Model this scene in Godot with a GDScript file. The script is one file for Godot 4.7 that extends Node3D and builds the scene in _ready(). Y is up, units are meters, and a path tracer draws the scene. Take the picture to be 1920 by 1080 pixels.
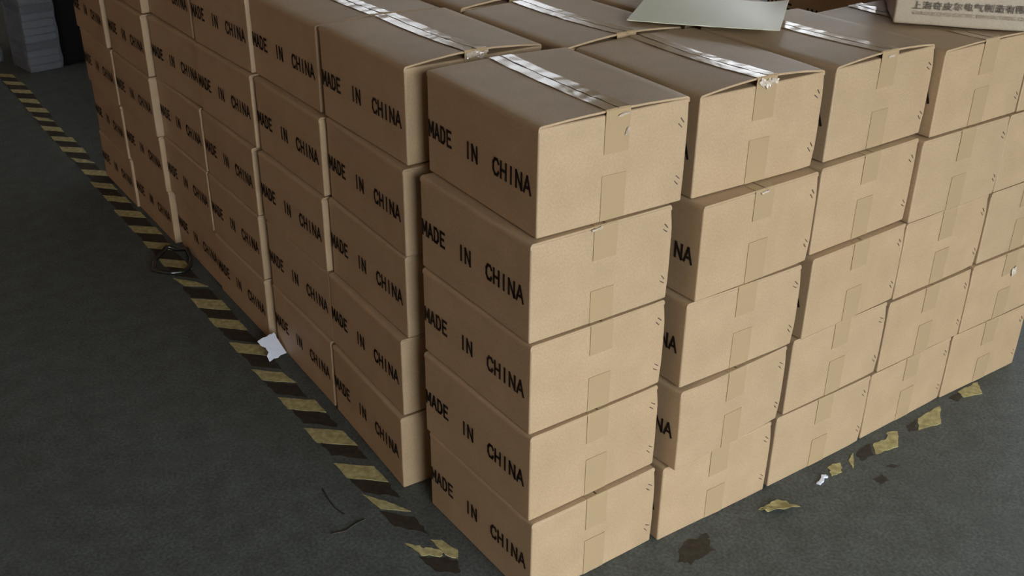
extends Node3D

const W := 0.30
const L := 0.3489
const TOPS := 4            # the highest layer of the pile

var taken := {}
var rng := RandomNumberGenerator.new()
var wob := FastNoiseLite.new()
var M := {}

# ---------------------------------------------------------------- names, tags
func numbered(called: String) -> String:
	if not taken.has(called):
		taken[called] = 0
		return called
	taken[called] += 1
	return "%s_%03d" % [called, taken[called]]

func thing(called: String, label: String, category: String, at := Vector3.ZERO, turn := 0.0, group := "") -> Node3D:
	var o := Node3D.new()
	o.name = numbered(called)
	add_child(o)
	o.position = at
	o.rotation.y = turn
	o.set_meta("label", label)
	o.set_meta("category", category)
	if group:
		o.set_meta("group", group)
	return o

func part(called: String, mesh: Mesh, mat: Material, parent: Node3D) -> MeshInstance3D:
	var o := MeshInstance3D.new()
	o.name = called
	o.mesh = mesh
	o.material_override = mat
	parent.add_child(o, true)
	return o

func struct(called: String, mesh: Mesh, mat: Material, at := Vector3.ZERO) -> MeshInstance3D:
	var o := MeshInstance3D.new()
	o.name = called
	o.mesh = mesh
	o.material_override = mat
	o.position = at
	add_child(o, true)
	o.set_meta("kind", "structure")
	return o

# ---------------------------------------------------------------- shapes
func new_st() -> SurfaceTool:
	var st := SurfaceTool.new()
	st.begin(Mesh.PRIMITIVE_TRIANGLES)
	return st

# one quad, corners in order round it, whose front looks along n
func quad(st: SurfaceTool, a: Vector3, b: Vector3, c: Vector3, d: Vector3, n: Vector3) -> void:
	var up := n.normalized()
	for t in [[a, b, c], [a, c, d]]:
		var p: Vector3 = t[0]
		var q: Vector3 = t[1]
		var r: Vector3 = t[2]
		if (q - p).cross(r - p).dot(up) > 0.0:
			var s := q
			q = r
			r = s
		for v in [p, q, r]:
			st.set_normal(up)
			st.set_uv(Vector2(v.x + v.z, v.y))
			st.add_vertex(v)

func box(st: SurfaceTool, lo: Vector3, hi: Vector3) -> void:
	var x := [lo.x, hi.x]
	var y := [lo.y, hi.y]
	var z := [lo.z, hi.z]
	for s in 2:
		var sg := 1.0 if s else -1.0
		quad(st, Vector3(x[s], y[0], z[0]), Vector3(x[s], y[1], z[0]), Vector3(x[s], y[1], z[1]), Vector3(x[s], y[0], z[1]), Vector3(sg, 0, 0))
		quad(st, Vector3(x[0], y[s], z[0]), Vector3(x[1], y[s], z[0]), Vector3(x[1], y[s], z[1]), Vector3(x[0], y[s], z[1]), Vector3(0, sg, 0))
		quad(st, Vector3(x[0], y[0], z[s]), Vector3(x[1], y[0], z[s]), Vector3(x[1], y[1], z[s]), Vector3(x[0], y[1], z[s]), Vector3(0, 0, sg))

# a box with rounded edges of radius r; «dent» may push its surface about
func rounded(size: Vector3, r: float, inner := 1, dent := 0.0, freq := 20.0) -> ArrayMesh:
	var st := new_st()
	var h := size / 2.0
	var axes := [Vector3.RIGHT, Vector3.UP, Vector3.BACK]
	for a in 3:
		for sg in [-1.0, 1.0]:
			var n: Vector3 = axes[a] * sg
			var u: Vector3 = axes[(a + 1) % 3]
			var v: Vector3 = axes[(a + 2) % 3]
			var hn := absf(h.dot(n))
			var gu := cuts(absf(h.dot(u)), r, inner)
			var gv := cuts(absf(h.dot(v)), r, inner)
			var pts := []
			var nrm := []
			for i in gu.size():
				for j in gv.size():
					var p: Vector3 = n * hn + u * gu[i] + v * gv[j]
					var core := p.clamp(-h + Vector3.ONE * r, h - Vector3.ONE * r)
					var d := (p - core).normalized()
					var q := core + d * r
					if dent > 0.0:
						q += d * dent * wob.get_noise_3dv(q * freq)
					pts.append(q + Vector3(0, h.y, 0))
					nrm.append(d)
			for i in gu.size() - 1:
				for j in gv.size() - 1:
					var k := [i * gv.size() + j, (i + 1) * gv.size() + j, (i + 1) * gv.size() + j + 1, i * gv.size() + j + 1]
					for t in [[0, 1, 2], [0, 2, 3]]:
						var f := [k[t[0]], k[t[1]], k[t[2]]]
						if (pts[f[1]] - pts[f[0]]).cross(pts[f[2]] - pts[f[0]]).dot(n) > 0.0:
							f = [f[0], f[2], f[1]]
						for e in f:
							st.set_normal(nrm[e])
							st.add_vertex(pts[e])
	if dent > 0.0:
		st.index()
		st.generate_normals()
	return st.commit()

func cuts(h: float, r: float, inner: int) -> Array:
	var out := [-h, -h + r * 0.3, -h + r * 0.62, -h + r]
	for i in range(1, inner):
		out.append(lerpf(-h + r, h - r, float(i) / inner))
	out.append_array([h - r, h - r * 0.62, h - r * 0.3, h])
	return out

# a sheet with thickness: rows of points over its face, and the same rows on its underside
func sheet(st: SurfaceTool, over: Array, under: Array) -> void:
	var nr := over.size()
	var nc: int = over[0].size()
	st.set_smooth_group(0)
	for i in nr - 1:
		for j in nc - 1:
			strip(st, over[i][j], over[i + 1][j], over[i + 1][j + 1], over[i][j + 1], over[i][j] - under[i][j])
	st.set_smooth_group(1)
	for i in nr - 1:
		for j in nc - 1:
			strip(st, under[i][j], under[i + 1][j], under[i + 1][j + 1], under[i][j + 1], under[i][j] - over[i][j])
	st.set_smooth_group(-1)
	for i in nr - 1:
		strip(st, over[i][0], over[i + 1][0], under[i + 1][0], under[i][0], over[i][0] - over[i][1])
		strip(st, over[i][nc - 1], over[i + 1][nc - 1], under[i + 1][nc - 1], under[i][nc - 1], over[i][nc - 1] - over[i][nc - 2])
	for j in nc - 1:
		strip(st, over[0][j], over[0][j + 1], under[0][j + 1], under[0][j], over[0][j] - over[1][j])
		strip(st, over[nr - 1][j], over[nr - 1][j + 1], under[nr - 1][j + 1], under[nr - 1][j], over[nr - 1][j] - over[nr - 2][j])

func strip(st: SurfaceTool, a: Vector3, b: Vector3, c: Vector3, d: Vector3, n: Vector3) -> void:
	for t in [[a, b, c], [a, c, d]]:
		var p: Vector3 = t[0]
		var q: Vector3 = t[1]
		var r: Vector3 = t[2]
		if (q - p).cross(r - p).dot(n) > 0.0:
			var s := q
			q = r
			r = s
		st.add_vertex(p)
		st.add_vertex(q)
		st.add_vertex(r)

func done(st: SurfaceTool) -> ArrayMesh:
	st.generate_normals()
	return st.commit()

# pen strokes laid on a surface: pts in the plane (right, up) at o
func pen(st: SurfaceTool, pts: Array, wide: float, o: Vector3, right: Vector3, up: Vector3) -> void:
	var n := right.cross(up)
	for i in pts.size() - 1:
		var a: Vector2 = pts[i]
		var b: Vector2 = pts[i + 1]
		var d := (b - a).normalized()
		var s := Vector2(-d.y, d.x) * wide / 2.0
		a -= d * wide * 0.42
		b += d * wide * 0.42
		var c := []
		for e in [a - s, a + s, b + s, b - s]:
			c.append(o + right * e.x + up * e.y)
		quad(st, c[0], c[1], c[2], c[3], n)

func tube(path: Array, r: float, sides := 8, closed := false) -> ArrayMesh:
	var st := new_st()
	var rings := []
	var n := path.size()
	for i in n:
		var a: Vector3 = path[(i - 1 + n) % n] if closed or i > 0 else path[i]
		var b: Vector3 = path[(i + 1) % n] if closed or i < n - 1 else path[i]
		var d := (b - a).normalized()
		var x := d.cross(Vector3.UP).normalized()
		if x.length() < 0.5:
			x = Vector3.RIGHT
		var y := x.cross(d)
		var ring := []
		for k in sides:
			var an := TAU * k / sides
			ring.append([path[i] + (x * cos(an) + y * sin(an)) * r, x * cos(an) + y * sin(an)])
		rings.append(ring)
	for i in (n if closed else n - 1):
		for k in sides:
			var c := [rings[i][k], rings[(i + 1) % n][k], rings[(i + 1) % n][(k + 1) % sides], rings[i][(k + 1) % sides]]
			for t in [[0, 1, 2], [0, 2, 3]]:
				var f := [c[t[0]], c[t[1]], c[t[2]]]
				if (f[1][0] - f[0][0]).cross(f[2][0] - f[0][0]).dot(f[0][1]) > 0.0:
					f = [f[0], f[2], f[1]]
				for e in f:
					st.set_normal(e[1])
					st.add_vertex(e[0])
	return st.commit()

# push a carton's corner in
func crushed(mesh: ArrayMesh, corner: Vector3, by: float, reach: float) -> ArrayMesh:
	var mdt := MeshDataTool.new()
	mdt.create_from_surface(mesh, 0)
	var towards := (Vector3(0, corner.y * 0.5, 0) - corner).normalized()
	for i in mdt.get_vertex_count():
		var p := mdt.get_vertex(i)
		var d := p.distance_to(corner)
		mdt.set_vertex(i, p + towards * by * exp(-pow(d / reach, 2.0)))
	var out := ArrayMesh.new()
	mdt.commit_to_surface(out)
	return out

# a loose, crackled bit of tape
func crackle(wide: float, tall: float, sd: float) -> ArrayMesh:
	var st := new_st()
	st.set_smooth_group(-1)
	var grid := []
	for i in 8:
		var row := []
		for k in 5:
			row.append(Vector3((i / 7.0 - 0.5) * wide + wide * 0.05 * wob.get_noise_2d(i * 3.1 + sd, k * 2.3), (k / 4.0 - 0.5) * tall + tall * 0.1 * wob.get_noise_2d(i * 2.7, k * 3.9 + sd), 0.0022 + 0.0034 * wob.get_noise_2d(i * 1.9 + sd, k * 1.7 + sd)))
		grid.append(row)
	for i in 7:
		for k in 4:
			strip(st, grid[i][k], grid[i + 1][k], grid[i + 1][k + 1], grid[i][k + 1], Vector3.BACK)
	for i in 8:
		for k in 5:
			grid[i][k].z -= 0.0006
	for i in 7:
		for k in 4:
			strip(st, grid[i][k], grid[i + 1][k], grid[i + 1][k + 1], grid[i][k + 1], Vector3.FORWARD)
	return done(st)

# a flat piece on the floor, cut along a polygon, with a little thickness
func flat_piece(poly: PackedVector2Array, y0: float, y1: float) -> ArrayMesh:
	var st := new_st()
	var tri := Geometry2D.triangulate_polygon(poly)
	for i in range(0, tri.size(), 3):
		var a := poly[tri[i]]
		var b := poly[tri[i + 1]]
		var c := poly[tri[i + 2]]
		quad(st, Vector3(a.x, y1, a.y), Vector3(b.x, y1, b.y), Vector3(c.x, y1, c.y), Vector3(c.x, y1, c.y), Vector3.UP)
	var mid := Vector2.ZERO
	for p in poly:
		mid += p / poly.size()
	for i in poly.size():
		var a := poly[i]
		var b := poly[(i + 1) % poly.size()]
		var out := ((a + b) / 2.0 - mid).normalized()
		quad(st, Vector3(a.x, y0, a.y), Vector3(b.x, y0, b.y), Vector3(b.x, y1, b.y), Vector3(a.x, y1, a.y), Vector3(out.x, 0.0, out.y))
	return st.commit()

# roughen the outline of a polygon
func ragged(poly: Array, amount: float, steps := 5) -> PackedVector2Array:
	var out := PackedVector2Array()
	for i in poly.size():
		var a: Vector2 = poly[i]
		var b: Vector2 = poly[(i + 1) % poly.size()]
		for k in steps:
			var p := a.lerp(b, float(k) / steps)
			out.append(p + Vector2(rng.randf_range(-1, 1), rng.randf_range(-1, 1)) * amount)
	return out

# ---------------------------------------------------------------- materials
func noise_tex(freq: float, lo: Color, hi: Color, size := 512, octaves := 4, bump := false, sd := 1) -> NoiseTexture2D:
	var n := FastNoiseLite.new()
	n.seed = sd
	n.noise_type = FastNoiseLite.TYPE_SIMPLEX_SMOOTH
	n.frequency = freq
	n.fractal_octaves = octaves
	var t := NoiseTexture2D.new()
	t.width = size
	t.height = size
	t.seamless = true
	t.noise = n
	if bump:
		t.as_normal_map = true
		t.bump_strength = 2.0
	else:
		var g := Gradient.new()
		g.set_color(0, lo)
		g.set_color(1, hi)
		t.color_ramp = g
	return t

func lin(r: float, g: float, b: float) -> Color:
	return Color(r, g, b).linear_to_srgb()

func mat(c: Color, rough := 0.8, spec := 0.5) -> StandardMaterial3D:
	var m := StandardMaterial3D.new()
	m.albedo_color = c
	m.roughness = rough
	m.metallic_specular = spec
	return m

func make_materials() -> void:
	var fibre := noise_tex(0.12, Color(0.9, 0.9, 0.9), Color(1, 1, 1), 512, 4, false, 3)
	var blotch := noise_tex(0.006, Color(0.95, 0.945, 0.935), Color(1, 1, 1), 512, 3, false, 4)
	var tones := [lin(0.475, 0.345, 0.205), lin(0.47, 0.343, 0.205), lin(0.485, 0.35, 0.206), lin(0.475, 0.342, 0.2)]
	tones.append(lin(0.44, 0.375, 0.275))
	for i in 5:
		var m := mat(tones[i], 0.5, 0.55)
		m.albedo_texture = fibre
		m.uv1_triplanar = true
		m.uv1_scale = Vector3.ONE * 3.0
		m.uv1_offset = Vector3(0.13 * i, 0.31 * i, 0.07 * i)
		m.detail_enabled = true
		m.detail_blend_mode = BaseMaterial3D.BLEND_MODE_MUL
		m.detail_albedo = blotch
		m.detail_uv_layer = BaseMaterial3D.DETAIL_UV_1
		M["board%d" % i] = m
	M.pale_board = M.board4
	var tp := mat(lin(0.38, 0.28, 0.16), 0.2, 0.5)
	M.tape = tp
	M.ink = mat(lin(0.022, 0.014, 0.010), 0.7, 0.3)
	M.ink.cull_mode = BaseMaterial3D.CULL_DISABLED
	M.faded_ink = mat(lin(0.13, 0.115, 0.09), 0.8, 0.3)
	M.faded_ink.cull_mode = BaseMaterial3D.CULL_DISABLED
	M.pale_ink = mat(lin(0.28, 0.23, 0.165), 0.8, 0.3)
	M.pale_ink.cull_mode = BaseMaterial3D.CULL_DISABLED
	M.steel = mat(Color(0.55, 0.52, 0.5), 0.3, 0.6)
	M.steel.metallic = 0.9
	var fl := mat(lin(0.155, 0.178, 0.163), 0.6, 0.4)
	fl.albedo_texture = noise_tex(0.02, Color(0.84, 0.83, 0.82), Color(1, 1, 1), 1024, 6, false, 7)
	fl.uv1_triplanar = true
	fl.uv1_world_triplanar = true
	fl.uv1_scale = Vector3.ONE * 0.6
	fl.detail_enabled = true
	fl.detail_blend_mode = BaseMaterial3D.BLEND_MODE_MUL
	fl.detail_albedo = noise_tex(0.4, Color(0.62, 0.62, 0.62), Color(1, 1, 1), 512, 2, false, 9)
	fl.detail_uv_layer = BaseMaterial3D.DETAIL_UV_1
	fl.normal_enabled = true
	fl.normal_texture = noise_tex(0.2, Color.BLACK, Color.WHITE, 512, 3, true, 11)
	fl.normal_scale = 0.05
	M.floor = fl
	M.wall = mat(lin(0.45, 0.38, 0.29), 0.9)
	M.ceiling = mat(lin(0.42, 0.37, 0.30), 0.9)
	M.frame = mat(lin(0.18, 0.19, 0.18), 0.6)
	M.yard = mat(lin(0.30, 0.29, 0.27), 0.95)
	for y in [["yellow", 0.56, 0.51, 0.245], ["black_mark", 0.050, 0.040, 0.028], ["stain", 0.055, 0.048, 0.036]]:
		var m := mat(lin(y[1], y[2], y[3]), 0.65, 0.4)
		m.albedo_texture = noise_tex(0.05, Color(0.72, 0.7, 0.66), Color(1, 1, 1), 256, 4, false, 15)
		m.uv1_triplanar = true
		m.uv1_world_triplanar = true
		m.uv1_scale = Vector3.ONE * 4.0
		M[y[0]] = m
	M.plastic = mat(lin(0.76, 0.78, 0.60), 0.36, 0.4)
	M.paper = mat(lin(0.78, 0.84, 0.95), 0.6, 0.4)
	M.strap = mat(lin(0.012, 0.014, 0.012), 0.25, 0.6)
	M.pack = mat(lin(0.15, 0.16, 0.175), 0.6, 0.4)
	M.pack_dark = mat(lin(0.06, 0.055, 0.055), 0.6, 0.4)
	M.warm_wall = mat(lin(0.68, 0.38, 0.23), 0.9)
	M.dark = mat(lin(0.012, 0.011, 0.012), 0.8, 0.2)
	M.red = mat(lin(0.05, 0.012, 0.012), 0.8, 0.2)
	var film := mat(Color(0.5, 0.53, 0.57, 0.4), 0.1, 0.9)
	M.shine = mat(lin(0.52, 0.45, 0.36), 0.06, 1.0)
	film.transparency = BaseMaterial3D.TRANSPARENCY_ALPHA
	M.film = film

# ---------------------------------------------------------------- the cartons
var letters := {
	"M": [[Vector2(0, 0), Vector2(0, 1), Vector2(0.5, 0.3), Vector2(1, 1), Vector2(1, 0)]],
	"A": [[Vector2(0, 0), Vector2(0.5, 1), Vector2(1, 0)], [Vector2(0.2, 0.33), Vector2(0.8, 0.33)]],
	"D": [[Vector2(0, 0), Vector2(0, 1), Vector2(0.55, 1), Vector2(0.9, 0.78), Vector2(0.95, 0.5), Vector2(0.9, 0.22), Vector2(0.55, 0), Vector2(0, 0)]],
	"E": [[Vector2(1, 0), Vector2(0, 0), Vector2(0, 1), Vector2(1, 1)], [Vector2(0, 0.52), Vector2(0.8, 0.52)]],
	"I": [[Vector2(0.5, 0), Vector2(0.5, 1)]],
	"N": [[Vector2(0, 0), Vector2(0, 1), Vector2(1, 0), Vector2(1, 1)]],
	"C": [[Vector2(1, 0.78), Vector2(0.78, 0.98), Vector2(0.3, 0.98), Vector2(0, 0.72), Vector2(0, 0.28), Vector2(0.3, 0.02), Vector2(0.78, 0.02), Vector2(1, 0.22)]],
	"H": [[Vector2(0, 0), Vector2(0, 1)], [Vector2(1, 0), Vector2(1, 1)], [Vector2(0, 0.5), Vector2(1, 0.5)]],
}
var lettering_meshes := []
var staple_mesh: ArrayMesh

func make_lettering() -> void:
	for word in [[["M", 0.0065, 0.0205], ["A", 0.0265, 0.0415], ["D", 0.0485, 0.0625], ["E", 0.0705, 0.0835]], [["I", 0.133, 0.148], ["N", 0.1545, 0.1695]], [["C", 0.2215, 0.237], ["H", 0.2445, 0.2595], ["I", 0.267, 0.282], ["N", 0.2895, 0.305], ["A", 0.312, 0.3305]]]:
		var st := new_st()
		for e in word:
			for s in letters[e[0]]:
				var pts := []
				for p in s:
					pts.append(Vector2(lerpf(e[1], e[2], p.x), 0.0700 + p.y * 0.0272))
				pen(st, pts, 0.0056, Vector3(-W / 2 - 0.0008, 0, -L / 2), Vector3.BACK, Vector3.UP)
		lettering_meshes.append(st.commit())
	var sp := new_st()
	box(sp, Vector3(-0.0055, -0.0007, -0.0004), Vector3(0.0055, 0.0007, 0.0009))
	staple_mesh = sp.commit()

# how far the inner edge of a top flap stands up, along the carton
func lift_at(z: float, front: float, back: float, t: float) -> float:
	var f := clampf((z + L / 2) / L, 0.0, 1.0)
	var along := front * pow(f, 2.2) + back * pow(1.0 - f, 3.0)
	return along * sin(t * PI / 2)

func flap_mesh(sg: float, h: float, front: float, back: float) -> ArrayMesh:
	var st := new_st()
	var over := []
	var under := []
	var hw := W / 2
	for i in 15:
		var z := lerpf(-L / 2 + 0.0012, L / 2 - 0.0004, i / 14.0)
		var a := []
		var b := []
		for p in [[0.0006, -0.010, 0.0], [0.0006, -0.0045, 0.0], [-0.0012, -0.0014, 0.0], [-0.0045, 0.0, 0.0]]:
			a.append(Vector3(sg * (hw + p[0]), h + p[1], z))
			b.append(Vector3(sg * (hw + p[0] - 0.003 if p[1] < -0.002 else hw + p[0] - 0.001), h + maxf(p[1], -0.010) - (0.0 if p[1] < -0.002 else 0.0035), z))
		for k in range(1, 9):
			var t := k / 8.0
			var x := lerpf(hw - 0.0045, 0.0016, t)
			var y := h + lift_at(z, front, back, t)
			if front > 0.0:
				y += 0.0008 * wob.get_noise_2d(x * 40.0 + h * 900.0, z * 40.0) * t
			a.append(Vector3(sg * x, y, z))
			b.append(Vector3(sg * x, y - 0.0036, z))
		over.append(a)
		under.append(b)
	sheet(st, over, under)
	return done(st)

func tape_mesh(h: float, front: float, back: float, down: float, sd: float) -> ArrayMesh:
	var st := new_st()
	for sg in [-1.0, 1.0]:
		var over := []
		var under := []
		for i in 41:
			var z := lerpf(-L / 2 + 0.002, L / 2 + 0.0002, i / 40.0)
			var a := []
			var b := []
			for k in 5:
				var x := lerpf(0.0018, 0.024, k / 4.0)
				var t := (W / 2 - x) / (W / 2)
				var y := h + lift_at(z, front, back, t) + 0.0005
				if front > 0.0:
					y += 0.0008 + 0.0005 * wob.get_noise_2d(x * 70.0 + sd * sg, z * 50.0 + sd) + 0.0013 * wob.get_noise_2d(sd * sg, z * 20.0 + sd)
				a.append(Vector3(sg * x, y + 0.0004, z))
				b.append(Vector3(sg * x, y - 0.0004, z))
			over.append(a)
			under.append(b)
		sheet(st, over, under)
	# over the edge and down the end, crumpled where it folds
	var over2 := []
	var under2 := []
	var high := h + lift_at(L / 2, front, back, 0.9) + (0.0012 if front > 0.0 else 0.0004)
	for i in 17:
		var f := maxf(0.0, (i - 5) / 11.0)
		var bend := clampf(i / 5.0, 0.0, 1.0) * PI / 2
		var y := lerpf(high - 0.004, h - down, f) if i > 5 else high - 0.004 + 0.004 * cos(bend)
		var z0 := L / 2 - 0.003 + 0.004 * sin(bend)
		var crush := 0.0016 * exp(-pow((i - 5.0) / 3.0, 2.0)) if front > 0.0 else 0.0003
		var a := []
		var b := []
		for k in 9:
			var x := lerpf(-0.0245, 0.0245, k / 8.0)
			var w1 := wob.get_noise_2d(x * 110.0 + sd * 3.0, i * 0.9 + sd)
			var z := z0 + 0.0004 * wob.get_noise_2d(x * 50.0 + sd * 3.0, y * 90.0) + crush * w1 + crush * 0.5
			a.append(Vector3(x, y + (0.0012 * wob.get_noise_1d(x * 300.0 + sd) if i == 16 else crush * 0.6 * w1), z + 0.0003))
			b.append(Vector3(x, y - (0.0006 if i < 4 else 0.0), z - 0.0004))
		over2.append(a)
		under2.append(b)
	sheet(st, over2, under2)
	return done(st)

func tail_mesh(up: float, sd: float) -> ArrayMesh:
	var st := new_st()
	var over := []
	var under := []
	for i in 9:
		var y := lerpf(0.0025, up, i / 8.0)
		var a := []
		var b := []
		for k in 9:
			var x := lerpf(-0.0245, 0.0245, k / 8.0) + 0.0015 * sin(sd)
			var z := L / 2 + 0.0009 + 0.0005 * wob.get_noise_2d(x * 50.0 + sd * 7.0, y * 90.0)
			a.append(Vector3(x, y, z + 0.0003))
			b.append(Vector3(x, y, z - 0.0004))
		over.append(a)
		under.append(b)
	sheet(st, over, under)
	return done(st)

func carton(label: String, group: String, at: Vector3, turn: float, h: float, open_top: bool, front: float, back: float, stapled: bool, plain := false, crush := Vector3.ZERO) -> Node3D:
	var o := thing("carton", label, "carton", at, turn, group)
	var n: int = taken["carton"]
	var board: Material = M["board%d" % (n * 7 % 4)]
	var hf := h if open_top else h - 0.0014
	var shell := rounded(Vector3(W, hf - 0.0036, L), 0.0035, 9 if stapled else 1)
	var lids := [flap_mesh(-1.0, hf, front if open_top else 0.0, back if open_top else 0.0), flap_mesh(1.0, hf, front if open_top else 0.0, back if open_top else 0.0)]
	if stapled:
		# knocked corners: (by, reach) at the upper corner beside the lettering, a lighter knock elsewhere
		for e in [[Vector3(-W / 2, hf, L / 2), crush.x if crush.x > 0.0 else rng.randf_range(0.001, 0.004), crush.y if crush.y > 0.0 else 0.03], [Vector3(W / 2, hf, L / 2), rng.randf_range(0.001, 0.005), 0.03], [Vector3(W / 2, 0, L / 2), rng.randf_range(0.0, 0.004), 0.03]]:
			shell = crushed(shell, e[0], e[1], e[2])
			for i in 2:
				lids[i] = crushed(lids[i], e[0], e[1], e[2])
	part("body", shell, board, o)
	for lid in lids:
		part("top_flap", lid, board, o)
	if plain:
		return o
	part("packing_tape", tape_mesh(hf, front if open_top else 0.0, back if open_top else 0.0, rng.randf_range(0.058, 0.072), n * 3.7), M.tape, o)
	part("packing_tape", tail_mesh(rng.randf_range(0.062, 0.088), n * 1.3), M.tape, o)
	for word in lettering_meshes:
		part("lettering", word, M.ink, o)
	if stapled:
		for e in [[0.0150, 0.79], [0.0185, 0.745], [0.0135, 0.25], [0.0165, 0.20]]:
			var s := part("staple", staple_mesh, M.steel, o)
			s.position = Vector3(W / 2 - e[0] + rng.randf_range(-0.0015, 0.0015), h * e[1], L / 2)
			s.rotation.z = -0.75 + rng.randf_range(-0.2, 0.2)
	return o

# layer, from the floor up
const LAYER := ["bottom layer", "second layer up", "middle layer", "fourth layer up", "top layer"]
const ORDINAL := ["corner", "second", "third", "fourth", "fifth", "sixth", "seventh"]

func carton_label(c: int, s: int, k: int) -> String:
	if c == 0 and s == 0:
		return ["lettered carton on the floor at the near corner of the pile, lowest of its stack",
			"lettered carton at the near corner of the pile, second up from the floor",
			"lettered carton at the near corner of the pile, middle one of its five",
			"lettered carton at the near corner of the pile, directly beneath the topmost one",
			"brown lettered carton topping the near corner stack, tape split along its lid"][k]
	if s == 0:
		if c == 1 and k == 4:
			return "brown carton topping the second stack of the lit row, its lid flap gaping"
		if c == 2 and k == 4:
			return "brown carton on top, its lid overlapped by the grey plastic sheet"
		if c == 3 and k == 4:
			return "brown carton on top with the larger printed carton resting across its lid"
		return "carton in the lit row, %s stack from the near corner, %s" % [ORDINAL[c], LAYER[k]] if k != 3 or c != 1 else "carton showing the letters NA in the gap beside the near corner stack"
	return "lettered carton in the shaded side row, %s stack from the near corner, %s" % [ORDINAL[s], LAYER[k]]

func build_pile() -> void:
	# stack along the lit face, stack along the shaded side, layer, middle x, middle z, turn, foot, height
	var rows := [
	[0,0,0,0.1275,-0.1290,0.0121,0.0000,0.1842], [0,0,1,0.1263,-0.1389,0.0159,0.1842,0.1834], [0,0,2,0.1304,-0.1437,0.0016,0.3675,0.1786], [0,0,3,0.1319,-0.1473,-0.0098,0.5462,0.1833],
	[0,0,4,0.1525,-0.1525,-0.0335,0.7294,0.1863], [0,1,0,0.1100,-0.5450,-0.0491,0.0000,0.1802], [0,1,1,0.1181,-0.5502,-0.0379,0.1802,0.1820], [0,1,2,0.1314,-0.5488,-0.0245,0.3622,0.1812],
	[0,1,3,0.1347,-0.5430,-0.0406,0.5434,0.1804], [0,1,4,0.1435,-0.5565,-0.0053,0.7238,0.1874], [0,2,0,0.1236,-0.9094,-0.0248,0.0000,0.1803], [0,2,1,0.1266,-0.9074,-0.0051,0.1803,0.1803],
	[0,2,2,0.1245,-0.9099,-0.0007,0.3607,0.1800], [0,2,3,0.1335,-0.9096,-0.0080,0.5407,0.1789], [0,2,4,0.1492,-0.9321,-0.0044,0.7196,0.1850], [0,3,0,0.1181,-1.2878,-0.0075,0.0000,0.1798],
	[0,3,1,0.1199,-1.2866,-0.0093,0.1798,0.1803], [0,3,2,0.1221,-1.2830,-0.0133,0.3601,0.1793], [0,3,3,0.1279,-1.2783,0.0125,0.5394,0.1805], [0,3,4,0.1360,-1.2867,0.0243,0.7199,0.1739],
	[0,4,0,0.1274,-1.6441,-0.0153,0.0000,0.1786], [0,4,1,0.1203,-1.6472,-0.0007,0.1786,0.1808], [0,4,2,0.1230,-1.6452,-0.0010,0.3594,0.1800], [0,4,3,0.1256,-1.6353,0.0327,0.5394,0.1799],
	[0,4,4,0.1349,-1.6565,-0.0007,0.7194,0.1803], [0,5,0,0.1129,-2.0081,0.0005,0.0000,0.1789], [0,5,1,0.1058,-1.9992,-0.0000,0.1789,0.1772], [0,5,2,0.1008,-1.9957,0.0001,0.3562,0.1810],
	[0,5,3,0.1040,-1.9970,0.0001,0.5371,0.1799], [0,5,4,0.1137,-2.0070,-0.0000,0.7170,0.1803], [0,6,0,0.1045,-2.3590,0.0025,0.0000,0.1725], [0,6,1,0.1033,-2.3522,-0.0181,0.1725,0.1839],
	[0,6,2,0.0982,-2.3518,-0.0056,0.3565,0.1812], [0,6,3,0.0950,-2.3692,-0.0071,0.5377,0.1802], [1,0,0,0.4420,-0.1192,-0.0158,0.0000,0.1795], [1,0,1,0.4427,-0.1100,0.0463,0.1795,0.1781],
	[1,0,2,0.4606,-0.1180,-0.0137,0.3576,0.1797], [1,0,3,0.4686,-0.1180,0.0162,0.5373,0.1874], [1,0,4,0.4772,-0.1462,-0.0269,0.7247,0.1853], [2,0,0,0.7519,-0.1182,-0.0004,0.0000,0.1797],
	[2,0,1,0.7667,-0.1202,0.0085,0.1797,0.1808], [2,0,2,0.7739,-0.1174,0.0375,0.3605,0.1814], [2,0,3,0.7787,-0.1312,0.0306,0.5418,0.1816], [2,0,4,0.8016,-0.1477,0.0191,0.7234,0.1847],
	[3,0,0,1.0567,-0.1244,0.0184,0.0000,0.1752], [3,0,1,1.0737,-0.1231,0.0103,0.1752,0.1778], [3,0,2,1.0846,-0.1285,0.0171,0.3530,0.1822], [3,0,3,1.0856,-0.1250,0.0005,0.5352,0.1824],
	[3,0,4,1.1078,-0.1308,0.0029,0.7176,0.1795], [4,0,0,1.3635,-0.1226,-0.0127,0.0000,0.1773], [4,0,1,1.3776,-0.1220,-0.0032,0.1773,0.1793], [4,0,2,1.3895,-0.1268,-0.0023,0.3566,0.1789]]
	# how far the lids of the topmost cartons gape: at the lit end, at the far end
	var gape := {"0_0": [0.004, 0.003], "1_0": [0.011, 0.004], "2_0": [0.008, 0.004], "3_0": [0.003, 0.002], "0_1": [0.010, 0.003], "0_2": [0.006, 0.003], "0_3": [0.005, 0.003]}
	for r in rows:
		var key := "%d_%d" % [r[0], r[1]]
		var top: bool = r[2] == TOPS
		var g: Array = gape.get(key, [0.004, 0.003])
		carton(carton_label(r[0], r[1], r[2]), "cartons of the pile", Vector3(r[3], r[6], r[4]), r[5], r[7], top, g[0], g[1], r[1] == 0, false, Vector3(0.016, 0.045, 0) if r[0] == 1 and r[1] == 0 and r[2] == 1 else Vector3.ZERO)
		decorate(r)
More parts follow.
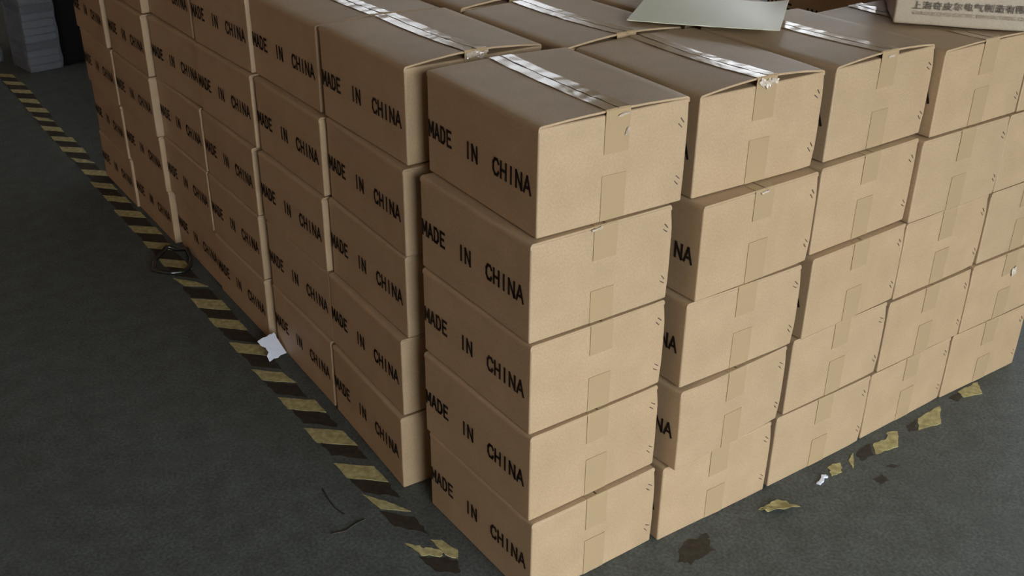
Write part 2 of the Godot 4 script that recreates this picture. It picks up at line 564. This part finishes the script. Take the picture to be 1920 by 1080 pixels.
	# the second row from the lit face, seen from above only
	var inner := [[0.459, -0.508, 0.02, "brown lidded carton behind the second corner stack, cream tape running down its middle", 0.9105],
		[0.460, -0.877, 0.015, "brown carton lid two rows behind the second stack, edge just in view", 0.9125],
		[0.792, -0.528, -0.01, "brown carton lid behind the plastic sheet, partly covered by it", 0.906],
		[1.415, -0.530, 0.0, "carton across the dark gap behind the lit row, only its shadowed side showing", 0.884]]
	for e in inner:
		var y := 0.0
		for k in 5:
			var last: bool = k == 4
			var h := 0.1805 if not last else float(e[4]) - y
			carton(e[3] if last else "plain brown carton buried inside the pile beneath other cartons", "" if last else "cartons buried in the pile", Vector3(e[0], y, e[1]), e[2], h, last, 0.009, 0.004, false, not last)
			y += h
	# the fifth stack of the lit row goes on up behind the edge of the view
	carton("carton in the lit row, fifth stack from the near corner, fourth layer up", "cartons of the pile", Vector3(1.3885, 0.5355, -0.1265), 0.0, 0.1815, false, 0.0, 0.0, true)
	carton("carton in the lit row, fifth stack from the near corner, beneath the larger printed carton", "cartons of the pile", Vector3(1.4125, 0.717, -0.130), 0.0, 0.180, false, 0.0, 0.0, true)

# bits of shiny tape that stick up on some cartons: stack, stack, layer, across, up, wide, tall
func decorate(r: Array) -> void:
	for e in [[0, 1, 4, -0.010, 0.190, 0.022, 0.010, 0.2], [0, 1, 4, 0.008, 0.187, 0.018, 0.012, -0.5], [0, 1, 4, 0.020, 0.191, 0.014, 0.006, 0.3], [1, 0, 4, -0.012, 0.187, 0.016, 0.012, -0.7], [1, 0, 4, 0.002, 0.183, 0.014, 0.016, 0.5], [1, 0, 4, 0.017, 0.186, 0.018, 0.008, -0.2],
			[0, 0, 4, 0.010, 0.180, 0.022, 0.004, 0.1], [0, 0, 4, 0.019, 0.150, 0.005, 0.014, -0.3], [2, 0, 4, 0.002, 0.182, 0.018, 0.004, 0.0], [4, 0, 1, 0.020, 0.122, 0.018, 0.022, 0.3], [1, 0, 3, -0.002, 0.180, 0.020, 0.004, 0.1], [0, 0, 3, -0.020, 0.178, 0.022, 0.004, 0.1]]:
		if e[0] == r[0] and e[1] == r[1] and e[2] == r[2]:
			var o: Node3D = get_child(get_child_count() - 1)
			var m := part("tape_wrinkle", crackle(e[5], e[6], e[3] * 900.0 + e[4] * 70.0), M.shine, o)
			m.position = Vector3(e[3], e[4], L / 2 + 0.0016)
			m.rotation.z = e[7]

# characters in a ten by ten cell, each a list of strokes
var glyphs := {
	"上": [[4.5, 9.5, 4.5, 0.8], [4.5, 5.5, 8, 5.5], [0.8, 0.8, 9.2, 0.8]],
	"海": [[1, 9, 2.2, 8], [0.6, 6.3, 1.8, 5.4], [0.8, 0.6, 2.3, 3.6], [4.6, 9.6, 3.4, 7.2], [4.2, 8.3, 9.4, 8.3], [4.4, 6.6, 3.7, 1.3, 9.2, 1.3], [4.4, 6.6, 8.8, 6.6, 8.2, 0.4], [3, 4, 9.8, 4], [6, 6, 6.6, 4.9], [5.8, 3.3, 6.4, 2.2]],
	"奇": [[1, 8, 9, 8], [5, 9.7, 2, 5.8], [5, 8, 8.2, 6], [0.6, 5, 9.4, 5], [2.2, 3.6, 5.4, 3.6, 5.4, 1.4, 2.2, 1.4, 2.2, 3.6], [7.6, 5, 7.6, 0.4, 6.4, 0.9]],
	"皮": [[1.8, 7.6, 9, 7.6, 8.4, 6], [1.8, 7.6, 1.6, 3.6, 0.6, 0.4], [5.2, 9.7, 5.2, 4.8], [2.4, 4.8, 8, 4.8, 6, 2, 3, 0.4], [3.4, 4.2, 6, 1.8, 9.4, 0.4]],
	"尔": [[3.4, 9.6, 1, 6.4], [2.6, 7.6, 9, 7.6, 8.4, 6], [5.2, 7.4, 5.2, 0.6, 4, 1.2], [3, 5, 1.2, 1.8], [7, 5, 9, 2]],
	"电": [[2, 8, 8, 8, 8, 3, 2, 3, 2, 8], [2, 5.5, 8, 5.5], [5, 9.7, 5, 1, 9.4, 1, 9.4, 2.4]],
	"气": [[3, 9.7, 1, 6.6], [2.4, 8.2, 9, 8.2], [2.6, 6.6, 8, 6.6], [1.4, 5, 7.4, 5, 7.6, 1.6, 9, 0.6, 9.4, 2]],
	"制": [[1.8, 9.2, 1, 7.4], [1.6, 8, 6, 8], [0.6, 6.2, 6.4, 6.2], [3.6, 9.7, 3.6, 0.4], [1.4, 1.4, 1.4, 4.6, 5.8, 4.6, 5.8, 1.6], [7.4, 8.8, 7.4, 3], [9.2, 9.6, 9.2, 0.6, 8.2, 1]],
	"造": [[1, 9, 2, 8], [0.8, 6, 2.2, 6, 2.2, 2.4, 0.8, 0.8], [1.6, 1.8, 4, 0.8, 9.6, 0.6], [5, 9.4, 4, 7.2], [4.6, 8.2, 9, 8.2], [6.6, 9.7, 6.6, 6], [3.6, 6, 9.6, 6], [4.8, 4.8, 8.6, 4.8, 8.6, 2.2, 4.8, 2.2, 4.8, 4.8]],
	"有": [[0.8, 8, 9.2, 8], [4.6, 9.7, 3.4, 6.4, 0.8, 3.8], [3.4, 0.4, 3.4, 6.2, 8, 6.2, 8, 0.6, 7, 1], [3.4, 4.4, 8, 4.4], [3.4, 2.6, 8, 2.6]],
	"限": [[1, 0.4, 1, 9.2, 3.4, 9.2, 2.2, 6.4, 3.4, 4.4, 2.2, 3.4], [6.6, 1.6, 5, 0.8, 5, 9.2, 8.6, 9.2, 8.6, 5.4, 5, 5.4], [5, 7.3, 8.6, 7.3], [6.2, 5.2, 9.6, 0.6], [8.8, 4.2, 7.2, 3]],
}

func big_carton() -> void:
	var a := Vector2(1.0208, -0.1350)      # foot of its near corner
	var e := Vector2(0.6678, 0.7443)       # along the printed side
	var f := Vector2(0.7443, -0.6678)      # away from it
	var size := Vector3(0.46, 0.30, 0.36)
	var mid := a + e * size.x / 2 + f * size.z / 2
	var o := thing("large_carton", "larger carton with dark printed lettering, set askew on top of the pile", "carton", Vector3(mid.x, 0.9045, mid.y), atan2(-e.y, e.x))
	part("body", rounded(size, 0.006, 6, 0.004, 30.0), M.pale_board, o)
	var st := new_st()
	var at := Vector3(-size.x / 2, 0, size.z / 2 + 0.0035)
	var x := 0.0345
	for ch in "上海奇皮尔电气制造有限":
		st = new_st()
		for s in glyphs[ch]:
			var pts := []
			for i in range(0, s.size(), 2):
				pts.append(Vector2(x + s[i] * 0.00172, 0.0335 + (x - 0.03) * 0.012 + s[i + 1] * 0.00162))
			pen(st, pts, 0.0021, at, Vector3.RIGHT, Vector3.UP)
		x += 0.0200
		part("lettering", st.commit(), M.faded_ink, o)
	var tm := TextMesh.new()
	tm.text = "SHANGHAI QIPIER ELECTRIC MANUFACTURING CO LTD"
	var fo := SystemFont.new()
	fo.font_names = PackedStringArray(["Droid Sans"])
	tm.font = fo
	tm.font_size = 16
	tm.pixel_size = 0.0006
	tm.depth = 0.0003
	tm.horizontal_alignment = HORIZONTAL_ALIGNMENT_LEFT
	tm.vertical_alignment = VERTICAL_ALIGNMENT_BOTTOM
	var sm := part("small_lettering", tm, M.pale_ink, o)
	sm.position = at + Vector3(0.036, 0.0195, 0.0001)

func plastic_sheet() -> void:
	var o := thing("plastic_sheet", "pale grey glossy plastic sheet lying loose across the carton lids", "sheet", Vector3(0.711, 0.9235, -0.355), -0.93)
	# own axes: x from the far edge to the free edge near the lids' gap, z along it
	var over := []
	var under := []
	var c := [Vector2(0.518, -0.398), Vector2(0.700, -0.1545), Vector2(0.905, -0.318), Vector2(0.723, -0.5615)]
	var inv := o.transform.affine_inverse()
	for i in 17:
		var u := i / 16.0
		var a := []
		var b := []
		for k in 13:
			var v := k / 12.0
			var p: Vector2 = c[0].lerp(c[1], u).lerp(c[3].lerp(c[2], u), v)
			var y := 0.9235 + 0.006 * u * u + 0.004 * sin(v * 3.4) * u - 0.003 * u * v + 0.0012 * wob.get_noise_2d(u * 60.0, v * 30.0)
			y += 0.010 * smoothstep(0.72, 1.0, u) * smoothstep(0.35, 1.0, v) - 0.006 * exp(-pow((u - 0.9) * 9.0, 2.0)) * v
			var q := inv * Vector3(p.x, y, p.y)
			a.append(q)
			b.append(q - Vector3(0, 0.0012, 0))
		over.append(a)
		under.append(b)
	var st := new_st()
	sheet(st, over, under)
	part("page", done(st), M.plastic, o)

func marking(o: Node3D, called: String, poly: Array, m: Material, y := 0.0012, amount := 0.0012) -> void:
	var cut := ragged(poly, amount)
	while Geometry2D.triangulate_polygon(cut).is_empty() and amount > 0.0001:
		amount *= 0.5
		cut = ragged(poly, amount)
	part(called, flat_piece(cut, 0.0, y), m, o)

func floor_marks() -> void:
	var o := thing("hazard_tape", "worn yellow and black striped floor tape running along the shaded side of the pile", "floor tape")
	var centres := [-4.02, -3.872, -3.729, -3.570, -3.425, -3.290, -3.150, -3.005, -2.865, -2.722, -2.578, -2.437, -2.292, -2.140, -1.992, -1.850, -1.699, -1.546, -1.396, -1.260, -1.105, -0.947, -0.793, -0.640, -0.482, -0.350]
	for i in centres.size():
		var z: float = centres[i]
		var f := clampf((z + 3.9) / 3.5, 0.0, 1.0)
		var x := lerpf(-0.066, -0.099, f) + rng.randf_range(-0.003, 0.003)
		var y0 := z - rng.randf_range(0.028, 0.034)
		var y1 := z + rng.randf_range(0.028, 0.034) + 0.006 * smoothstep(-1.2, -0.5, z)
		var l := x - 0.032 - rng.randf_range(0.0, 0.006)
		var r := x + 0.030 + rng.randf_range(-0.006, 0.006)
		var worn := 0.016 * smoothstep(-1.2, -0.5, z)
		var cut := 0.0 if i % 4 != 1 else rng.randf_range(0.0, 0.02)
		marking(o, "yellow_stripe", [Vector2(l, y0 - 0.030), Vector2(r - cut, y0 + 0.030), Vector2(r, y1 + 0.032 - cut), Vector2(l + cut * 0.6, y1 - 0.030)], M.yellow)
		marking(o, "black_stripe", [Vector2(l + 0.004, y1 - 0.026), Vector2(r - 0.003, y1 + 0.034), Vector2(r - 0.004, y0 + 0.172 - worn), Vector2(l + 0.003 + worn * 0.4, y0 + 0.114 - worn)], M.black_mark, 0.001, 0.0025 + worn * 0.06)
	# the torn corner
	marking(o, "yellow_stripe", [Vector2(-0.134, -0.226), Vector2(-0.116, -0.203), Vector2(-0.104, -0.186), Vector2(-0.080, -0.160), Vector2(-0.094, -0.152), Vector2(-0.124, -0.176)], M.yellow, 0.0012, 0.003)
	marking(o, "yellow_stripe", [Vector2(-0.086, -0.205), Vector2(-0.068, -0.192), Vector2(-0.058, -0.148), Vector2(-0.070, -0.126), Vector2(-0.084, -0.150)], M.yellow, 0.0012, 0.003)
	marking(o, "black_stripe", [Vector2(-0.128, -0.172), Vector2(-0.092, -0.148), Vector2(-0.072, -0.122), Vector2(-0.088, -0.090), Vector2(-0.125, -0.120)], M.black_mark, 0.001, 0.005)
	var p := thing("hazard_tape", "tattered remains of yellow floor tape along the lit side of the pile", "floor tape")
	for q in [[Vector2(0.768, 0.080), Vector2(0.803, 0.086), Vector2(0.778, 0.112), Vector2(0.748, 0.110)], [Vector2(0.822, 0.094), Vector2(0.855, 0.078), Vector2(0.832, 0.100), Vector2(0.808, 0.118)],
			[Vector2(0.922, 0.082), Vector2(0.962, 0.087), Vector2(0.985, 0.072), Vector2(1.010, 0.081), Vector2(0.959, 0.121), Vector2(0.892, 0.112)],
			[Vector2(1.092, 0.076), Vector2(1.181, 0.072), Vector2(1.120, 0.120), Vector2(1.054, 0.107)], [Vector2(1.274, 0.059), Vector2(1.355, 0.057), Vector2(1.315, 0.097), Vector2(1.264, 0.080)]]:
		marking(p, "yellow_stripe", q, M.yellow, 0.0014, 0.0022)
	for q in [[Vector2(0.855, 0.085), Vector2(0.915, 0.076), Vector2(0.885, 0.108), Vector2(0.85, 0.112)], [Vector2(1.045, 0.080), Vector2(1.085, 0.074), Vector2(1.052, 0.102), Vector2(1.03, 0.098)], [Vector2(1.23, 0.064), Vector2(1.27, 0.060), Vector2(1.258, 0.078), Vector2(1.235, 0.084)]]:
		marking(p, "black_stripe", q, M.stain, 0.001, 0.003)

func litter() -> void:
	# crumpled white paper by the foot of the shaded side
	var o := thing("paper_scrap", "crumpled white paper scrap on the floor tape beside the shaded cartons", "paper", Vector3(-0.056, 0.0, -1.048))
	var st := new_st()
	var over := []
	var under := []
	for i in 9:
		var a := []
		var b := []
		for k in 9:
			var u := i / 8.0 - 0.5
			var v := k / 8.0 - 0.5
			var fold := absf(fmod((u * 0.7 + v) * 3.0 + 9.0, 1.0) - 0.5)
			var q := Vector3(u * 0.052 + v * 0.006 + 0.003 * wob.get_noise_2d(u * 9.0, v * 9.0), 0.011 + 0.005 * fold + 0.003 * wob.get_noise_2d(u * 6.0 + 50.0, v * 6.0) - 0.034 * v + 0.010, v * 0.058 - u * 0.016)
			if i < 3 and k > 2 and k < 6:
				q.x += 0.008
			a.append(q)
			b.append(q - Vector3(0, 0.0008, 0))
		over.append(a)
		under.append(b)
	sheet(st, over, under)
	part("page", done(st), M.paper, o)
	# loop of black strapping
	o = thing("strap_loop", "loop of shiny black strapping lying round a yellow stripe", "strap", Vector3(-0.092, 0.0, -1.695))
	var path := []
	for q in [[-0.070, 0.030], [-0.045, -0.035], [-0.015, -0.075], [0.015, -0.090], [0.040, -0.075], [0.058, -0.040], [0.052, 0.010], [0.030, 0.055], [0.0, 0.088], [-0.035, 0.084], [-0.062, 0.062]]:
		path.append(Vector3(q[0], 0.006 + 0.016 * absf(sin(q[0] * 50.0 + q[1] * 30.0)), q[1]))
	var curve := Curve3D.new()
	for i in path.size() + 1:
		var k := i % path.size()
		var tang: Vector3 = (path[(k + 1) % path.size()] - path[(k - 1 + path.size()) % path.size()]) / 5.0
		curve.add_point(path[k], -tang, tang)
	var fine := []
	for i in 60:
		fine.append(curve.sample_baked(curve.get_baked_length() * i / 60.0))
	part("strand", tube(fine, 0.007, 8, true), M.strap, o)
	# curled bit of torn yellow tape out on the floor
	o = thing("tape_scrap", "curled scrap of torn yellow tape alone on the open floor", "tape scrap", Vector3(0.563, 0.0, 0.118))
	st = new_st()
	over = []
	under = []
	for i in 9:
		var a := []
		var b := []
		for k in 7:
			var u := i / 8.0 - 0.5
			var v := k / 6.0 - 0.5
			var wide := lerpf(0.35, 1.0, i / 8.0)
			var q := Vector3(u * 0.062 + 0.012 * v, 0.004 + 0.012 * absf(wob.get_noise_2d(u * 150.0, v * 150.0)) + 0.012 * maxf(0.0, v) * (u + 0.5), (v * 0.046 * wide) + u * 0.016)
			a.append(q)
			b.append(q - Vector3(0, 0.0008, 0))
		over.append(a)
		under.append(b)
	sheet(st, over, under)
	part("strip", done(st), M.yellow, o)
	# two small white scraps
	for e in [[0.712, 0.108, 0.030, 0.3, "small torn white scrap on the floor near the carton foot, larger of two"], [0.731, 0.101, 0.015, -0.4, "tiny white scrap on the floor beside the larger white one"]]:
		o = thing("paper_scrap", e[4], "paper", Vector3(e[0], 0.0, e[1]), e[3])
		var w: float = e[2] / 2
		part("page", flat_piece(ragged([Vector2(-w, -0.003), Vector2(w, -0.004), Vector2(w * 0.8, 0.005), Vector2(-w * 0.7, 0.004)], 0.0018, 3), 0.0, 0.004), M.paper, o)
	# grime on the floor
	var fl := get_node("floor")
	for e in [[[Vector2(0.28, 0.123), Vector2(0.335, 0.085), Vector2(0.39, 0.095), Vector2(0.365, 0.135), Vector2(0.30, 0.142)], 0.005], [[Vector2(0.815, 0.166), Vector2(0.845, 0.168), Vector2(0.84, 0.188), Vector2(0.817, 0.187)], 0.003], [[Vector2(0.88, 0.155), Vector2(0.893, 0.153), Vector2(0.902, 0.168), Vector2(0.885, 0.166)], 0.002]]:
		part("stain", flat_piece(ragged(e[0], e[1], 6), 0.0, 0.0006), M.stain, fl)
	# two hair-thin dark twists
	for e in [[Vector2(-0.194, -0.471), Vector2(-0.199, -0.43), Vector2(-0.200, -0.40), Vector2(-0.194, -0.371), "short dark thread on the floor beside the worn tape, nearer the pile"], [Vector2(-0.242, -0.33), Vector2(-0.215, -0.322), Vector2(-0.190, -0.33), Vector2(-0.165, -0.332), "short dark thread on the open floor, further from the carton corner"]]:
		o = thing("thread", e[4], "thread", Vector3(e[1].x, 0.0, e[1].y))
		var pts := []
		for k in 4:
			pts.append(Vector3(e[k].x - e[1].x, 0.002, e[k].y - e[1].y))
		part("strand", tube(pts, 0.0014, 6), M.black_mark, o)

func background() -> void:
	for e in [[Vector3(0.094, 0, -4.085), Vector3(0.150, 0.034, 0.19), 0.16, 28, "narrow column of packs wrapped in clear film, past the pile's far end"],
			[Vector3(-0.165, 0, -4.36), Vector3(0.25, 0.034, 0.23), 0.1, 28, "wider film-wrapped column of packs half cut off, behind the narrower one"]]:
		var o := thing("wrapped_stack", e[4], "wrapped stack", e[0], e[2], "film-wrapped columns")
		var size: Vector3 = e[1]
		var kinds := []
		for k in 4:
			kinds.append(rounded(size - Vector3(0.004, 0.002, 0.004), 0.008, 3, 0.003, 40.0 + k * 9))
		for k in e[3]:
			var pk := part("pack", kinds[k % 4], M.pack if k % 5 != 3 else M.pack_dark, o)
			pk.position = Vector3(rng.randf_range(-0.004, 0.004), size.y * k, rng.randf_range(-0.004, 0.004))
		part("film", rounded(Vector3(size.x + 0.014, size.y * e[3] + 0.006, size.z + 0.014), 0.016, 28, 0.007, 38.0), M.film, o)
	var d := thing("dark_stack", "tall stack under black sheeting in the shadow beyond the pile", "stack", Vector3(0.395, 0, -4.29), 0.06)
	part("sheeting", rounded(Vector3(0.42, 1.05, 0.5), 0.02, 8, 0.012, 12.0), M.dark, d)

func hall_with_gaps(lo: Vector3, hi: Vector3, gaps: Array, along: int) -> ArrayMesh:
	# a wall as a slab with rectangular openings: gaps are [from, to, sill, head] along x (0) or z (2)
	var st := new_st()
	var at := lo[along]
	for g in gaps:
		var a := lo
		var b := hi
		a[along] = at
		b[along] = g[0]
		box(st, a, b)
		if g[2] > lo.y:
			a[along] = g[0]
			b[along] = g[1]
			box(st, a, Vector3(b.x, g[2], b.z))
		a = lo
		b = hi
		a[along] = g[0]
		b[along] = g[1]
		a.y = g[3]
		box(st, a, b)
		at = g[1]
	var c := lo
	c[along] = at
	box(st, c, hi)
	return st.commit()

func window_bars(called: String, lo: Vector3, hi: Vector3, along: int, n: int) -> void:
	var st := new_st()
	for i in n + 1:
		var t := lerpf(lo[along], hi[along], float(i) / n)
		var a := lo
		var b := hi
		a[along] = t - 0.03
		b[along] = t + 0.03
		box(st, a, b)
	for y in [lo.y, hi.y - 0.06]:
		box(st, Vector3(lo.x, y, lo.z), Vector3(hi.x, y + 0.06, hi.z))
	struct(called, st.commit(), M.frame)

func build_hall() -> void:
	var st := new_st()
	box(st, Vector3(X0 - 0.3, -0.25, Z0 - 0.3), Vector3(X1 + 0.3, 0.0, Z1 + 0.3))
	struct("floor", st.commit(), M.floor)
	st = new_st()
	box(st, Vector3(X0 - 0.3, Y1, Z0 - 0.3), Vector3(X1 + 0.3, Y1 + 0.25, Z1 + 0.3))
	struct("ceiling", st.commit(), M.ceiling)
	struct("wall_back", hall_with_gaps(Vector3(X0 - 0.3, 0, Z0 - 0.3), Vector3(X1 + 0.3, Y1, Z0), BACK_GAPS, 0), M.wall)
	struct("wall_front", hall_with_gaps(Vector3(X0 - 0.3, 0, Z1), Vector3(X1 + 0.3, Y1, Z1 + 0.3), FRONT_GAPS, 0), M.wall)
	struct("wall_right", hall_with_gaps(Vector3(X1, 0, Z0), Vector3(X1 + 0.3, Y1, Z1), RIGHT_GAPS, 2), M.wall)
	struct("wall_left", hall_with_gaps(Vector3(X0 - 0.3, 0, Z0), Vector3(X0, Y1, Z1), [], 2), M.warm_wall)
	var n := 1
	for g in BACK_GAPS:
		window_bars("window_%d" % n, Vector3(g[0], g[2], Z0 - 0.2), Vector3(g[1], g[3], Z0 - 0.12), 0, g[4])
		n += 1
	for g in RIGHT_GAPS:
		window_bars("window_%d" % n, Vector3(X1 + 0.12, g[2], g[0]), Vector3(X1 + 0.2, g[3], g[1]), 2, 4)
		n += 1
	st = new_st()
	box(st, Vector3(X0 - 20, -0.35, Z1 + 0.3), Vector3(X1 + 20, -0.05, Z1 + 40))
	struct("ground", st.commit(), M.yard)

# the hall: its inside faces, and its openings as [from, to, sill, head]
const X0 := -5.0
const X1 := 16.0
const Z0 := -12.0
const Z1 := 4.2
const Y1 := 6.5
const FRONT_GAPS := [[-1.9, 1.9, 0.0, 3.0]]
const BACK_GAPS := [[5.5, 7.0, 3.5, 4.4, 4], [7.8, 9.5, 4.1, 6.0, 7], [12.4, 15.6, 3.9, 5.6, 6]]
const RIGHT_GAPS := [[-11.4, -6.0, 3.5, 5.7], [-5.0, 0.0, 3.8, 5.7], [1.0, 4.0, 2.0, 5.4]]

func _ready() -> void:
	# camera
	var cam := Camera3D.new()
	cam.name = "camera"
	var right := Vector3(0.82148044, 0.01050637, 0.5701399)
	var up := Vector3(0.25736426, 0.88537518, -0.38713618)
	cam.transform = Transform3D(Basis(right, up, right.cross(up)), Vector3(-0.9154492, 1.4481102, 1.2506223))
	cam.fov = rad_to_deg(2.0 * atan(540.0 / 2009.795))
	cam.near = 0.05
	cam.far = 200.0
	add_child(cam)
	cam.current = true
	# sky, exposure
	var sky := ProceduralSkyMaterial.new()
	sky.sky_top_color = Color(0.86, 0.89, 0.93)
	sky.sky_horizon_color = Color(0.92, 0.92, 0.91)
	sky.ground_horizon_color = Color(0.55, 0.54, 0.52)
	sky.ground_bottom_color = Color(0.45, 0.44, 0.42)
	sky.sun_angle_max = 1.0
	var env := Environment.new()
	env.background_mode = Environment.BG_SKY
	env.sky = Sky.new()
	env.sky.sky_material = sky
	env.background_energy_multiplier = 1.0
	env.tonemap_mode = Environment.TONE_MAPPER_LINEAR
	env.tonemap_exposure = 12.5
	env.sdfgi_enabled = true
	env.ssao_enabled = true
	env.ssil_enabled = true
	var we := WorldEnvironment.new()
	we.name = "world_environment"
	we.environment = env
	add_child(we)

	rng.seed = 5
	wob.seed = 2
	wob.frequency = 1.0
	wob.noise_type = FastNoiseLite.TYPE_SIMPLEX_SMOOTH
	make_materials()
	make_lettering()
	build_hall()
	build_pile()
	big_carton()
	plastic_sheet()
	floor_marks()
	litter()
	background()
